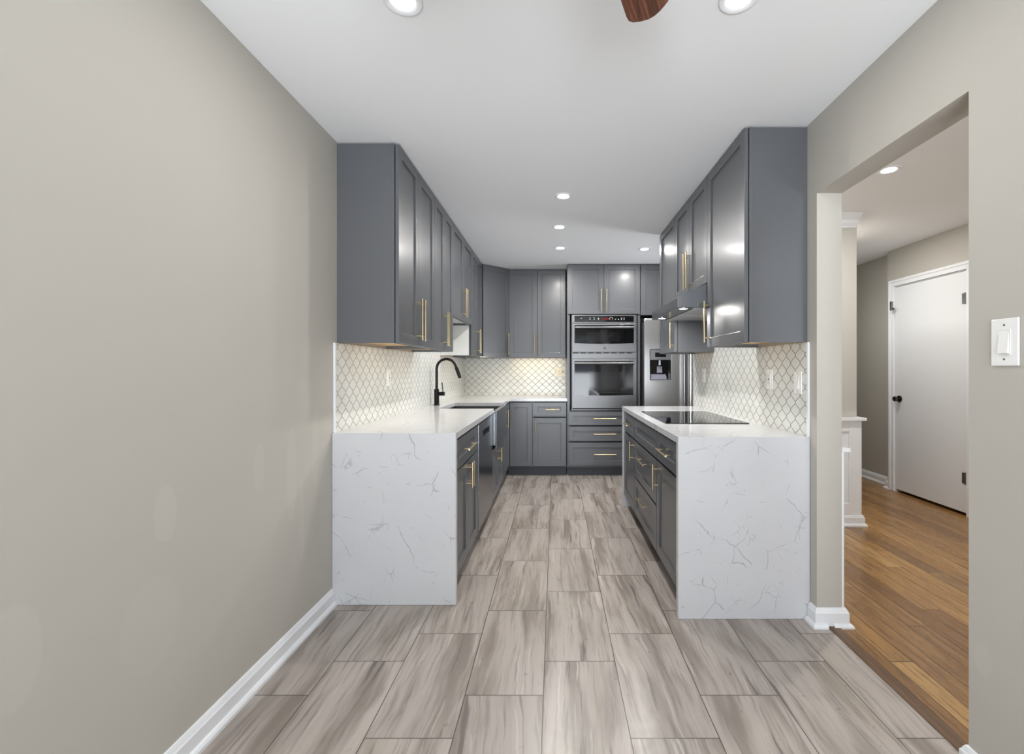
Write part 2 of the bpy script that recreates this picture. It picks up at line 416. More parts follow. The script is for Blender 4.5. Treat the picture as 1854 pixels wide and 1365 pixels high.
def thing(name, label, cat, loc=(0, 0, 0), rz=0.0, group=None):
    o = bpy.data.objects.new(name, None); COL.objects.link(o); o.location = loc; o.rotation_euler = (0, 0, rz)
    o.empty_display_size = 0.1
    o['label'] = label; o['category'] = cat
    if group: o['group'] = group
    return o
def tag(o, label, cat, group=None):
    o['label'] = label; o['category'] = cat
    if group: o['group'] = group
    return o
def struct(o, label=None):
    o['kind'] = 'structure'
    if label: o['label'] = label; o['category'] = 'wall' if o.name.startswith('wall') else o.name.split('_')[0]
    return o
def copy_tree(o, parent=None):
    c = o.copy(); COL.objects.link(c); c.parent = parent
    if parent: c.matrix_parent_inverse = o.matrix_parent_inverse.copy()
    for ch in list(o.children): copy_tree(ch, c)
    return c

# ------------------------------------------------------------------ dimensions
XL, XR, YB, YF, H = -1.187, 1.281, 5.86, -2.2, 2.49
T = 0.122
# ---- room shell
struct(boxobj('floor', [(XL-.1, 1.335, YF-.1, 3.70, -.1, 0), (XL-.1, 2.33, 3.70, YB+.1, -.1, 0)], M['floor']), 'grey veined porcelain plank tile floor of the kitchen')
struct(boxobj('floor_hallway', [(1.335, 3.75, YF-.1, 3.70, -.1, 0), (2.33, 3.75, 3.70, 6.2, -.1, 0)], M['bamboo']), 'brown strand bamboo plank floor beyond the doorway')
struct(boxobj('ceiling', (XL-.12, 3.75, YF-.12, 6.2, H, H+.1), M['ceil']), 'plain white ceiling')
struct(boxobj('wall_left', (XL-.12, XL, YF-.12, YB+.12, 0, H), M['wall_l']), 'long greige wall at the left')
struct(boxobj('wall_back', (XL, 2.314, YB, YB+.12, 0, H), M['wall']), 'greige wall behind the oven tower')
OY0, OY1, OZ = 1.389, 2.195, 2.117
struct(boxobj('wall_right', [(XR, XR+T, YF, OY0, 0, H), (XR, XR+T, OY0, OY1, OZ, H), (XR, XR+T, OY1, 4.15, 0, H)], M['wall_r']), 'greige wall at the right with the doorway to the hallway')
struct(boxobj('wall_alcove', [(XR+T, 2.434, 3.62, 3.74, 0, H), (2.314, 2.434, 3.74, 4.36, 0, H), (2.314, 2.434, 5.16, 6.08, 0, H), (2.314, 2.434, 4.36, 5.16, 0, .85), (2.314, 2.434, 4.36, 5.16, 2.25, H), (2.75, 2.80, 4.30, 6.08, 0, H), (2.434, 2.75, 4.30, 4.35, 0, H)], M['wall']), 'greige wall end seen through the doorway')  # includes an unseen lightwell and window opening added for the alcove fill
struct(boxobj('wall_hallway', [(3.5, 3.6, YF, 3.80, 0, H), (3.5, 3.6, 4.62, 4.72, 0, H), (3.5, 3.6, 3.80, 4.62, 2.105, H), (3.6, 3.72, YF, 6.08, 0, H)], M['wall']), 'greige hallway wall holding the white door')
struct(boxobj('wall_hallway_end', (2.434, 3.72, 6.08, 6.2, 0, H), M['wall']), 'far end wall of the hallway')
# wall behind the camera with an added patio door and an added hallway window
struct(boxobj('wall_front', [(XL, -1.05, YF-.12, YF, 0, H), (1.15, 1.9, YF-.12, YF, 0, H), (-1.05, 1.15, YF-.12, YF, 2.2, H),
                             (1.9, 3.1, YF-.12, YF, 0, .9), (1.9, 3.1, YF-.12, YF, 2.1, H), (3.1, 3.72, YF-.12, YF, 0, H)], M['wall']), 'wall behind the viewer with added patio door and added window')
def window(name, x0, x1, z0, z1, mull):
    fr = boxobj(name, [(x0, x0+.06, YF-.1, YF-.02, z0, z1), (x1-.06, x1, YF-.1, YF-.02, z0, z1), (x0+.06, x1-.06, YF-.1, YF-.02, z0, z0+.06), (x0+.06, x1-.06, YF-.1, YF-.02, z1-.06, z1),
                       ] + [(m-.035, m+.035, YF-.1, YF-.02, z0+.06, z1-.06) for m in mull], M['vinyl'])
    struct(fr)
    xs = [x0+.06] + [v for m in mull for v in (m-.035, m+.035)] + [x1-.06]
    for a, b in zip(xs[::2], xs[1::2]):
        boxobj('pane', (a, b, YF-.063, YF-.057, z0+.06, z1-.06), M['pane'], fr)
    return fr
window('added_window_1', -1.05, 1.15, 0.0, 2.2, [0.05])  # unseen patio door added to let fill light in from behind
window('added_window_2', 1.9, 3.1, 0.9, 2.1, [2.5])  # unseen hallway window added to let fill light in
w3 = struct(boxobj('added_window_3', [(2.35, 2.41, 4.36, 4.41, .85, 2.25), (2.35, 2.41, 5.11, 5.16, .85, 2.25), (2.35, 2.41, 4.41, 5.11, .85, .90), (2.35, 2.41, 4.41, 5.11, 2.20, 2.25), (2.355, 2.405, 4.41, 5.11, 1.53, 1.57)], M['vinyl']))  # unseen alcove window added to brighten the back of the kitchen
boxobj('pane', (2.377, 2.383, 4.41, 5.11, .90, 1.53), M['pane'], w3); boxobj('pane', (2.377, 2.383, 4.41, 5.11, 1.57, 2.20), M['pane'], w3)

# ---- baseboards
BB = [(0, 0), (.030, 0), (.030, .012), (.024, .020), (.016, .024), (.016, .068), (.012, .074), (.010, .080), (.006, .088), (0, .090)]
BBNS = [(0, .002), (.016, .002), (.016, .068), (.012, .074), (.010, .080), (.006, .088), (0, .090)]
SH = [(.0162, 0), (.032, 0), (.031, .009), (.025, .017), (.0162, .020)]
def baseboard(name, path, prof=BB):
    bm = bmesh.new(); sweep(bm, path, prof); return struct(link_mesh(name, bm, M['trim']))
baseboard('baseboard_left', [(XL, 2.383), (XL, YF)])
baseboard('baseboard_right', [(XR, YF), (XR, OY0), (XR+T, OY0)])
HX = XR + T + .012          # face of the wainscot board on the hallway side
bm = bmesh.new()
sweep(bm, [(HX, 3.58), (HX, OY1), (XR, OY1), (XR, 2.249)], BBNS)
sweep(bm, [(1.322, OY1), (XR, OY1), (XR, 2.249)], SH)
sweep(bm, [(HX, 3.58), (HX, OY1), (1.352, OY1)], SH)
struct(link_mesh('baseboard_column', bm, M['trim']))
# hallway wainscot: board on the kitchen wall and on the wall end, cap, baseboard, crown
bm = bmesh.new()
box(bm, XR+T, HX, OY1, 3.62, 0, .85); box(bm, XR+T, HX+.028, OY1-.006, 3.62, .85, .868)
for yy in (2.25, 2.95, 3.50): box(bm, HX, HX+.01, yy, yy+.08, .09, .85)
box(bm, HX, HX+.009, 2.26, 3.57, .77, .8495)
struct(link_mesh('trim_1', bm, M['trim'], bevel=.0015))
bm = bmesh.new(); EX = 2.434
box(bm, XR+T, EX+.012, 3.606, 3.62, .0, .845)                           # board
box(bm, EX, EX+.012, 3.62, 4.6, .0, .845)
for (a, b) in ((EX-.078, EX+.012), (XR+T+.1, XR+T+.19), (1.95, 2.04)): box(bm, a, b, 3.594, 3.606, .09, .845)
box(bm, XR+T+.01, EX+.011, 3.5955, 3.6065, .755, .8445); box(bm, XR+T+.01, EX+.011, 3.5955, 3.6065, .0905, .18)
box(bm, EX+.012, EX+.024, 3.594, 3.68, .09, .845)
box(bm, XR+T, EX+.045, 3.565, 3.62, .845, .868); box(bm, EX, EX+.045, 3.62, 4.6, .845, .868)
struct(link_mesh('trim_2', bm, M['trim'], bevel=.002))
baseboard('baseboard_alcove', [(XR+T+.02, 3.594), (EX+.024, 3.594), (EX+.024, 4.30)][::-1], BB)
CR = [(0, 2.49), (0, 2.395), (.008, 2.395), (.012, 2.405), (.035, 2.425), (.045, 2.445), (.07, 2.465), (.082, 2.478), (.09, 2.49)]
baseboard('trim_3', [(EX-.01, 3.62), (XR+T, 3.62)], CR)
baseboard('baseboard_hallway', [(3.6, 4.72), (3.6, 6.08)], BB)
baseboard('baseboard_hallway', [(3.5, 4.68), (3.5, 4.72), (3.6, 4.72)], BB)
baseboard('baseboard_hallway', [(3.5, YF), (3.5, 3.725)], BB)
# threshold reducer between tile and bamboo
bm = bmesh.new(); prism(bm, [(1.326, 0.0005), (1.326, .003), (1.336, .007), (1.378, .007), (1.380, .0005)], OY0+.001, OY1-.001, 'y')
struct(link_mesh('trim_4', bm, M['reducer']), 'dark wood reducer strip between tile and bamboo')
# ---- hallway door with casing, knob, hinges, flip latch
CAS = [(0, 0), (.004, -.012), (.02, -.016), (.052, -.02), (.06, -.014), (.066, 0)]
bm = bmesh.new()
D0, D1, DZ = 3.815, 4.606, 2.095
def casing(bm, p0, p1, w=.072, th=.018):
    pass
# casing: two uprights and a head, stepped profile
for (y0, y1, z0, z1) in ((D1+.012, D1+.074, 0, DZ+.074), (D0-.074, D0-.012, 0, DZ+.074), (D0-.012, D1+.012, DZ+.012, DZ+.074)):
    box(bm, 3.484, 3.5, y0, y1, z0, z1)
for (y0, y1, z0, z1) in ((D1+.052, D1+.078, 0, DZ+.078), (D0-.078, D0-.052, 0, DZ+.078), (D0-.052, D1+.052, DZ+.052, DZ+.078)):
    box(bm, 3.477, 3.484, y0, y1, z0, z1)
box(bm, 3.5, 3.598, D1+.002, D1+.014, 0, DZ+.012); box(bm, 3.5, 3.598, D0-.014, D0-.002, 0, DZ+.012); box(bm, 3.5, 3.598, D0-.002, D1+.002, DZ+.003, DZ+.0095)
struct(link_mesh('door_frame', bm, M['trim'], bevel=.003))
door = struct(boxobj('door_1', (3.497, 3.532, D0, D1, .03, DZ-.002), M['doorw'], bevel=.002), 'flat white hallway door')
bm = bmesh.new(); KY, KZ = 4.55, .955
cyl(bm, (3.493, KY, KZ), .033, .008, 'x', 32); cyl(bm, (3.476, KY, KZ), .011, .03, 'x', 20)
lathe(bm, [(0, 3.432), (.016, 3.433), (.025, 3.440), (.0275, 3.450), (.025, 3.458), (.014, 3.464), (0, 3.465)], 32, (0, KY, KZ), 'x')
link_mesh('knob', bm, M['bronze'], door, smooth=True)
for hz in (.325, 1.86):
    bm = bmesh.new(); box(bm, 3.4935, 3.4965, D0+.002, D0+.036, hz-.045, hz+.045); cyl(bm, (3.491, D0+.0, hz), .006, .1, 'z', 16)
    for k in (-.03, 0, .03): cyl(bm, (3.493, D0+.026, hz+k), .003, .003, 'x', 10)
    link_mesh('hinge', bm, M['hinge'], door)
bm = bmesh.new(); box(bm, 3.474, 3.4765, 4.635, 4.655, 1.865, 1.955); box(bm, 3.462, 3.4765, 4.618, 4.632, 1.87, 1.955)
box(bm, 3.464, 3.474, 4.585, 4.62, 1.865, 1.885); cyl(bm, (3.468, 4.602, 1.85), .005, .05, 'z', 12)
tag(link_mesh('flip_latch', bm, M['hinge'], bevel=.001), 'small metal flip latch on the white door casing above the knob', 'latch')

# ------------------------------------------------------------------ handles, doors, cabinets
def handle_mesh(L, rr=.0058, out=.032):
    bm = bmesh.new(); cyl(bm, (0, -out, 0), rr, L, 'z', 16)
    for s in (-1, 1): cyl(bm, (0, -out/2, s*(L/2-.028)), .0045, out-.001, 'y', 12)
    return bm
_hm = {}
def add_handle(parent, x, y, z, L, vert):
    key = (round(L, 3))
    if key not in _hm:
        o = link_mesh('handle', handle_mesh(L), M['brass'], parent, smooth=True); _hm[key] = o.data
    else:
        o = bpy.data.objects.new('handle', _hm[key]); COL.objects.link(o); o.parent = parent
    o.location = (x, y, z); o.rotation_euler = (0, 0 if vert else PI/2, 0)
    return o
TD = .020; GAP = .0035
def front(parent, kind, x0, x1, z0, z1, handle=None, name=None, rail=.058, mat='cab'):
    """shaker front in the cabinet's own frame; front face at y=-TD-GAP"""
    w_, h_ = x1-x0-.004, z1-z0-.004
    bm = bmesh.new(); r = min(rail, h_*.33)
    if kind == 'slab': box(bm, 0, w_, -TD, 0, 0, h_)
    else: recessed(bm, 0, w_, 0, h_, -TD, 0, (rail, w_-rail, r, h_-r), .010, .0006)
    o = link_mesh(name or ('drawer' if kind == 'drawer' else 'door'), bm, M[mat], parent, loc=(x0+.002, -GAP, z0+.002), bevel=.0014)
    if handle:
        vert, hx, hz, L = handle; add_handle(o, hx-x0-.002, -TD, hz-z0-.002, L, vert)
    return o
CABG = dict(a='upper cabinets along the left wall')
def cabinet(label, loc, rz, w_, d, h_, fronts, group, base=False, bottom='maple', body=None, kick_w=None, name='wall_cabinet', extra=None):
    t = thing(name, label, 'cabinet', loc, rz, group)
    t_ = .018
    bm = bmesh.new()
    if body: body(bm)
    else:
        z0 = .105 if base else 0.0
        zb = z0 + (0 if base else .028)
        gd = .022 if not base else .07
        box(bm, 0, w_, gd, d, zb, h_); box(bm, 0, .008, 0, gd, zb, h_); box(bm, w_-.008, w_, 0, gd, zb, h_)   # front edge open behind the doors
        if not base:   # side and front skirts hang below the recessed bottom
            box(bm, 0, .012, 0, d, 0, .028); box(bm, w_-.012, w_, 0, d, 0, .028); box(bm, .012, w_-.012, 0, .018, 0, .028)
    link_mesh('cabinet_body', bm, M['cab'], t)
    if not base and bottom and not body:
        boxobj('bottom_panel', (.0125, w_-.0125, .0185, d-.001, .020, .0275), M[bottom], t)
    if base:
        k0, k1 = kick_w or (0, w_)
        boxobj('toe_kick', (k0, k1, .065, .08, 0, .1045), M['kick'], t)
    for f in fronts: front(t, *f)
    if extra: extra(t)
    return t
G_L = 'upper cabinets along the left wall'; G_B = 'cabinets on the back wall'; G_R = 'upper cabinets along the right wall'
G_BL = 'base cabinets along the left wall'; G_BR = 'base cabinets along the right wall'
UZ = 1.398; UT = 2.483
def pair(w_, h_, hz, L=.26, z0=0.0, off=.032):
    m = w_/2
    return [('door', 0, m, z0, h_, (True, m-off, hz, L)), ('door', m, w_, z0, h_, (True, m+off, hz, L))]
LX = .874; LD = -XL-.874-.001
def edge_strip(x0, x1, h_, d=None):
    def f(t): boxobj('face_frame', (x0, x1, 0, .022, 0, h_), M['cab'], t, bevel=.001)
    return f
hU = UT-UZ
cabinet('tall grey double-door upper cabinet at the near end of the left wall', (-LX, 2.44, UZ), R(90), .726, LD, hU, pair(.726, hU, .165), G_L, extra=edge_strip(-.0025, -.0002, hU))
cabinet('narrower grey double-door upper cabinet just before the faucet on the left', (-LX, 3.167, UZ), R(90), .573, LD, hU, pair(.573, hU, .165, off=.026), G_L)
cabinet('short grey upper cabinet raised over the sink', (-LX, 3.741, 1.705), R(90), .858, LD, UT-1.705, pair(.858, UT-1.705, .165), G_L, bottom='palelam')
def pale_side(t): boxobj('side_panel', (-.004, -.0005, .012, LD, .0, 1.705-UZ-.001), M['palelam'], t)['label'] = 'pale white laminate side panel'
cabinet('grey upper cabinet between the sink and the back corner, with a pale side', (-LX, 4.605, UZ), R(90), .638, LD, hU, pair(.638, hU, .165), G_L, extra=pale_side)
# diagonal corner cabinet
c0 = Vector((-.866, 5.247)); c1 = Vector((-.572, 5.541)); wd = (c1-c0).length
def corner_body(bm):
    th = R(45)
    def loc(p):
        v = Vector(p) - c0; return (v.x*math.cos(th)+v.y*math.sin(th), -v.x*math.sin(th)+v.y*math.cos(th))
    pts = [loc(p) for p in (c0, c1, (-.572, YB-.001), (XL+.001, YB-.001), (XL+.001, 5.247))]
    prism(bm, pts, .020, hU, 'z')
cabinet('tall grey diagonal corner cabinet where left and back walls meet', (c0.x, c0.y, UZ), R(45), wd, .3, hU, [('door', .012, wd-.006, 0, hU, (True, wd-.045, .165, .26))], G_B, body=corner_body)
# back wall upper cabinet
cabinet('wide grey double-door upper cabinet above the yellow-lit back tiles', (-.570, 5.553, UZ), 0, .698, YB-5.553-.001, hU, pair(.698, hU, .165), G_B)
# right upper cabinets (local x runs towards the viewer)
RXu = .985; RDu = XR-RXu-.001; UZr = 1.392; hR = UT-UZr
cabinet('tall grey single-door upper cabinet nearest the doorway on the right', (RXu, 2.839, UZr), R(-90), .563, RDu, hR, [('door', 0, .563, 0, hR, (True, .045, .16, .26))], G_R, extra=edge_strip(.5632, .5655, hR))
cabinet('short grey double-door cabinet above the range hood', (RXu, 3.594, 1.803), R(-90), .754, RDu, UT-1.803, pair(.754, UT-1.803, .155), G_R)
cabinet('tall narrow grey upper cabinet beyond the range hood', (RXu, 4.124, UZr), R(-90), .529, RDu, hR, [('door', 0, .529, 0, hR, (True, .529-.035, .16, .26))], G_R)

# ---- left base run
BX = .558; BD = -XL-BX-.001; BH = .879
def dr(x0, x1, z0, z1, hz=None, L=.26, hx=None): return ('drawer', x0, x1, z0, z1, (False, (x0+x1)/2 if hx is None else hx, (z0+z1)/2 if hz is None else hz, L) if L else None)
cabinet('grey base cabinet with drawer over two doors beside the left quartz waterfall', (-BX, 2.422, 0), R(90), .70, BD, BH,
        [dr(.004, .665, .70, .868), ('door', .004, .333, .118, .694, (True, .333-.025, .61, .155)), ('door', .333, .665, .118, .694, (True, .333+.025, .61, .155)), ('slab', .667, .699, .118, .868, None, 'filler_strip')], G_BL, base=True, name='base_cabinet')
def sink_body(bm): box(bm, 0, .855, 0, .015, .105, .60); box(bm, 0, .018, .0, BD, .105, .60); box(bm, .84, .855, 0, BD, .105, .60); box(bm, .018, .84, .015, BD, .105, .125); box(bm, .79, .84, 0.0, .018, .60, BH)
cabinet('grey sink base cabinet with short doors under the apron sink', (-BX, 3.812, 0), R(90), .855, BD, BH,
        [('door', .004, .41, .118, .562, (True, .41-.03, .455, .125)), ('door', .41, .815, .118, .562, (True, .41+.03, .455, .125)), ('slab', .797, .853, .566, .868, None, 'filler_strip')], G_BL, base=True, body=sink_body, name='base_cabinet')
cabinet('narrow grey pull-out base cabinet in the corner beyond the sink', (-BX, 4.669, 0), R(90), .60, BD, BH,
        [('door', .004, .555, .118, .868, (True, .17, .72, .2))], G_BL, base=True, kick_w=(0, .66), name='base_cabinet')
# ---- back base run
BYf = 5.273
def corner_base(bm): box(bm, 0, .02, 0, .07, .105, BH); box(bm, 0, .272, .07, YB-BYf-.001, .105, BH)
cabinet('grey corner base cabinet with a single plain door, left on the back wall', (-.537, BYf, 0), 0, .272, YB-BYf-.001, BH,
        [('door', .004, .270, .118, .868, None)], G_B, base=True, kick_w=(-.02, .272), name='base_cabinet')
cabinet('grey base cabinet with one small drawer over a door, left of the oven tower', (-.264, BYf, 0), 0, .396, YB-BYf-.001, BH,
        [dr(.002, .394, .704, .868, L=.157, hx=.235), ('door', .002, .394, .118, .684, (True, .035, .60, .14))], G_B, base=True, name='base_cabinet')
# ---- oven tower
TX0, TX1 = .142, 1.000; TW = TX1-TX0
def tower_body(bm):
    d = YB-BYf-.001
    box(bm, 0, .03, 0, d, .105, UT); box(bm, TW-.03, TW, 0, d, .105, UT); box(bm, .03, TW-.03, .07, d, .105, .765); box(bm, .03, TW-.03, 0, .07, .105, .124); box(bm, .03, TW-.03, 0, .07, .762, .768)
    box(bm, .03, TW-.03, 0, d, 1.905, UT); box(bm, .03, TW-.03, d-.02, d, .765, 1.905)
    box(bm, .0, .045, -.006, 0, .105, UT)if False else None
tower_fr = [dr(.012, TW-.006, .600, .760, L=.262, hx=.44), dr(.012, TW-.006, .412, .586, L=.262, hx=.44), dr(.012, TW-.006, .127, .398, L=.262, hx=.44)]
m = TW/2
tower_fr += [('door', .002, m, 1.900, UT, (True, m-.032, 2.06, .26)), ('door', m, TW-.002, 1.900, UT, (True, m+.032, 2.06, .26))]
cabinet('tall grey oven tower cabinet with three drawers below and two doors above', (TX0, BYf, 0), 0, TW, .58, UT, tower_fr, G_B, base=True, body=tower_body, name='oven_cabinet')
cabinet('grey double-door cabinet above the refrigerator', (1.004, BYf, 1.888), 0, .93, YB-BYf-.001, UT-1.888, pair(.93, UT-1.888, .15), G_B, bottom=None)
# ---- right base run
RXb = .653; RDb = XR-RXb-.001
cabinet('grey base cabinet with drawer over one door beside the right quartz waterfall', (RXb, 2.786, 0), R(-90), .498, RDb, BH,
        [dr(.003, .485, .70, .868, L=.235), ('door', .003, .485, .118, .688, (True, .04, .595, .155))], G_BR, base=True, name='base_cabinet')
cabinet('grey base cabinet with two deep drawers under the cooktop', (RXb, 3.556, 0), R(-90), .768, RDb, BH,
        [('drawer', .003, .765, .70, .868, None), dr(.003, .765, .412, .688, L=.235, hz=.60), dr(.003, .765, .118, .400, L=.235, hz=.31)], G_BR, base=True, name='base_cabinet')
cabinet('grey base cabinet with small drawer over a door at the far right end', (RXb, 4.10, 0), R(-90), .542, RDb, BH,
        [dr(.004, .539, .70, .868, L=.157), ('door', .004, .539, .118, .688, (True, .50, .595, .155))], G_BR, base=True, name='base_cabinet')

# ------------------------------------------------------------------ worktops (L-shaped left with sink notch; right with two waterfall ends)
Zc0, Zc1 = .880, .915
bm = bmesh.new()
ex = -.528
prism(bm, [(2.385, .001), (2.42, .001), (2.42, Zc0), (3.872, Zc0), (3.872, Zc1), (2.385, Zc1)], XL+.0015, ex, 'x')   # near run turns down into the waterfall end
prism(bm, [(XL+.0015, 3.872), (-1.02, 3.872), (-1.02, 4.56), (ex, 4.56), (ex, 5.238), (TX0-.002, 5.238), (TX0-.002, YB-.0015), (XL+.0015, YB-.0015)], Zc0, Zc1, 'z')
ct = link_mesh('countertop', bm, M['quartz'], bevel=.0012)
tag(ct, 'white veined quartz worktop on the left, wrapping around the sink corner', 'countertop')
bm = bmesh.new()
prism(bm, [(2.252, .001), (2.287, .001), (2.287, Zc0), (4.101, Zc0), (4.101, .001), (4.136, .001), (4.136, Zc1), (2.252, Zc1)], .618, XR-.0015, 'x')
cr_ = link_mesh('countertop', bm, M['quartz'], bevel=.0012)
tag(cr_, 'white veined quartz worktop with two waterfall ends on the right, carrying the cooktop', 'countertop')

# ------------------------------------------------------------------ tile backsplashes
tl = struct(boxobj('wall_left_tile', [(XL+.0002, XL+.008, 2.412, 5.86-.008, Zc1+.0003, UZ-.0005), (XL+.0002, XL+.008, 3.745, 4.60, UZ-.0005, 1.704)], M['tile_l']), 'white lantern mosaic backsplash on the left wall')
boxobj('edge_trim', (XL+.0002, XL+.010, 2.400, 2.4118, Zc1+.0003, UZ-.0005), M['trim'], tl)
tb = struct(boxobj('wall_back_tile', (XL+.0085, TX0-.002, YB-.008, YB-.0002, Zc1+.0003, UZ-.0005), M['tile_b']), 'white lantern mosaic backsplash on the back wall')
tr_ = struct(boxobj('wall_right_tile', [(XR-.008, XR-.0002, 2.268, 4.135, Zc1+.0003, UZr-.0005), (XR-.008, XR-.0002, 2.841, 3.592, UZr-.0005, 1.62)], M['tile_r']), 'white lantern mosaic backsplash on the right wall')
boxobj('edge_trim', (XR-.010, XR-.0002, 2.256, 2.2678, Zc1+.0003, UZr-.0005), M['trim'], tr_)

# ------------------------------------------------------------------ sink, faucet
bm = bmesh.new()
sx0, sx1, sy0, sy1, sz0, sz1 = -1.03, -.512, 3.846, 4.588, .60, .8785
tW = .012
box(bm, sx0, sx1, sy0, sy1, sz0, sz0+tW)
box(bm, sx0, sx0+tW, sy0, sy1, sz0+tW, sz1); box(bm, sx0+tW, sx1, sy0, sy0+tW, sz0+tW, sz1); box(bm, sx0+tW, sx1, sy1-tW, sy1, sz0+tW, sz1)
sink = tag(link_mesh('kitchen_sink', bm, M['steelsink'], bevel=.002), 'dark stainless apron-front sink set into the left worktop', 'sink')
boxobj('sink_apron', [(sx1+.0005, sx1+.012, sy0, sy1, .568, .895), (sx1-.022, sx1+.0005, sy0+.03, sy1-.032, .8792, .895)], M['steeldark'], sink, bevel=.003)['label'] = 'glossy dark stainless apron front with rim'
bm = bmesh.new(); lathe(bm, [(0, .004), (.03, .004), (.04, .002), (.055, .006), (.057, .001)], 32, (-.80, 4.2, sz0+tW)); link_mesh('drain', bm, M['chrome'], sink, smooth=True)
FX, FY = -1.122, 4.25
fau = thing('kitchen_faucet', 'tall matte black gooseneck faucet standing behind the sink', 'faucet', (FX, FY, Zc1))
bm = bmesh.new(); lathe(bm, [(0, 0), (.030, 0), (.030, .004), (.0235, .008), (.0235, .150), (.020, .153), (0, .153)], 32); link_mesh('faucet_body', bm, M['faucet'], fau, smooth=True)
pts = [(0, 0, .15), (0, 0, .25), (0, 0, .335)]
rr = .092; cxx = rr
for k in range(1, 17):
    a = PI - k/16 * R(160); pts.append((cxx + rr*math.cos(a), 0, .345 + rr*math.sin(a)))
e = pts[-1]; dirx = math.cos(R(-70)); dz = math.sin(R(-70))
pts.append((e[0]+dirx*.02, 0, e[2]+dz*.02))
bm = bmesh.new(); tube(bm, pts, .0125, 18); link_mesh('gooseneck', bm, M['faucet'], fau, smooth=True)
e = pts[-1]
bm = bmesh.new(); tube(bm, [(e[0]+dirx*s, 0, e[2]+dz*s) for s in (0, .005, .06, .105, .108)], [.0125, .0165, .0165, .0150, .012], 20); link_mesh('spray_head', bm, M['faucet'], fau, smooth=True)
bm = bmesh.new(); cyl(bm, (.046, 0, .108), .0185, .05, 'x', 24); cyl(bm, (.073, 0, .108), .0195, .006, 'x', 24)
tube(bm, [(.060, 0, .12), (.056, 0, .16), (.050, 0, .215)], [.0042, .0045, .005], 12)
link_mesh('lever', bm, M['faucet'], fau, smooth=True)

# ------------------------------------------------------------------ dishwasher
dw = thing('dishwasher', 'dark stainless dishwasher with a pocket handle, left of the sink cabinet', 'dishwasher', (-BX, 3.126, 0), R(90))
wD = .683
bm = bmesh.new(); box(bm, .003, wD-.003, .0, BD, .105, .862); link_mesh('tub', bm, M['kick'], dw)
bm = bmesh.new(); recessed(bm, .003, wD-.003, .118, .868, -.026, -.001, (.17, wD-.17, .752, .802), .02, .003); link_mesh('door', bm, M['steeldark'], dw, bevel=.003)
boxobj('pocket_handle', [(.173, wD-.173, -.0075, -.0065, .755, .799), (.171, .173, -.025, -.0065, .754, .800), (wD-.173, wD-.171, -.025, -.0065, .754, .800), (.173, wD-.173, -.025, -.0065, .799, .8005), (.173, wD-.173, -.025, -.0065, .7535, .755)], M['black'], dw)['label'] = 'dark recessed pocket handle'
boxobj('control_strip', [(.006, wD-.006, -.024, 0, .8685, .8765)], M['black'], dw)
boxobj('toe_kick', (0, wD, .065, .08, 0, .1045), M['kick'], dw)

# ------------------------------------------------------------------ wall oven with microwave
OV = thing('wall_oven', 'stainless double wall oven with microwave above, built into the tower', 'oven', (.193, 5.262, .775)) 
ox, oz = .193, .775
def P(a): return a-ox
def Q(a): return a-oz
OW = .957-.193
bm = bmesh.new(); box(bm, .03, OW-.03, .02, .5, .02, 1.09); link_mesh('oven_body', bm, M['kick'], OV)
bm = bmesh.new(); box(bm, 0, OW, -.006, .008, 0, .012); box(bm, 0, .010, -.006, .008, .012, 1.116); box(bm, OW-.010, OW, -.006, .008, .012, 1.116); box(bm, .010, OW-.010, 0.0, .008, .012, 1.0)
link_mesh('oven_trim', bm, M['steel'], OV, bevel=.001)
bm = bmesh.new(); recessed(bm, .004, OW-.004, Q(1.797), Q(1.891), -.026, -.001, (P(.227), P(.919), Q(1.806), Q(1.878)), .002, .001)
cp = link_mesh('control_panel', bm, M['steel'], OV, bevel=.002)
boxobj('panel_glass', (P(.228), P(.918), -.0245, -.0235, Q(1.807), Q(1.877)), M['glassblk'], cp)['label'] = 'black glass touch panel'
boxobj('red_display', [(P(.555)+k*.021, P(.555)+k*.021+.012, -.0252, -.0247, Q(1.836), Q(1.852)) for k in range(4)], M['reddigit'], cp)['label'] = 'dim red clock display'
for (ix, iz) in ((.30, 1.847), (.40, 1.852), (.40, 1.836), (.45, 1.853), (.45, 1.835), (.50, 1.848), (.50, 1.833), (.70, 1.838), (.735, 1.836), (.77, 1.836), (.80, 1.832), (.80, 1.85), (.77, 1.85)):
    boxobj('touch_icon', (P(ix), P(ix)+.012, -.0250, -.0246, Q(iz), Q(iz)+.005), M['plastic'], cp)
bm = bmesh.new()
rg = [(P(.655)+.018*math.cos(a), Q(1.845)+.018*math.sin(a)) for a in [R(-40+k*26) for k in range(11)]]
tube(bm, [(a, -.0248, b) for a, b in rg], .0014, 6)
link_mesh('dial_icon', bm, M['plastic'], cp)
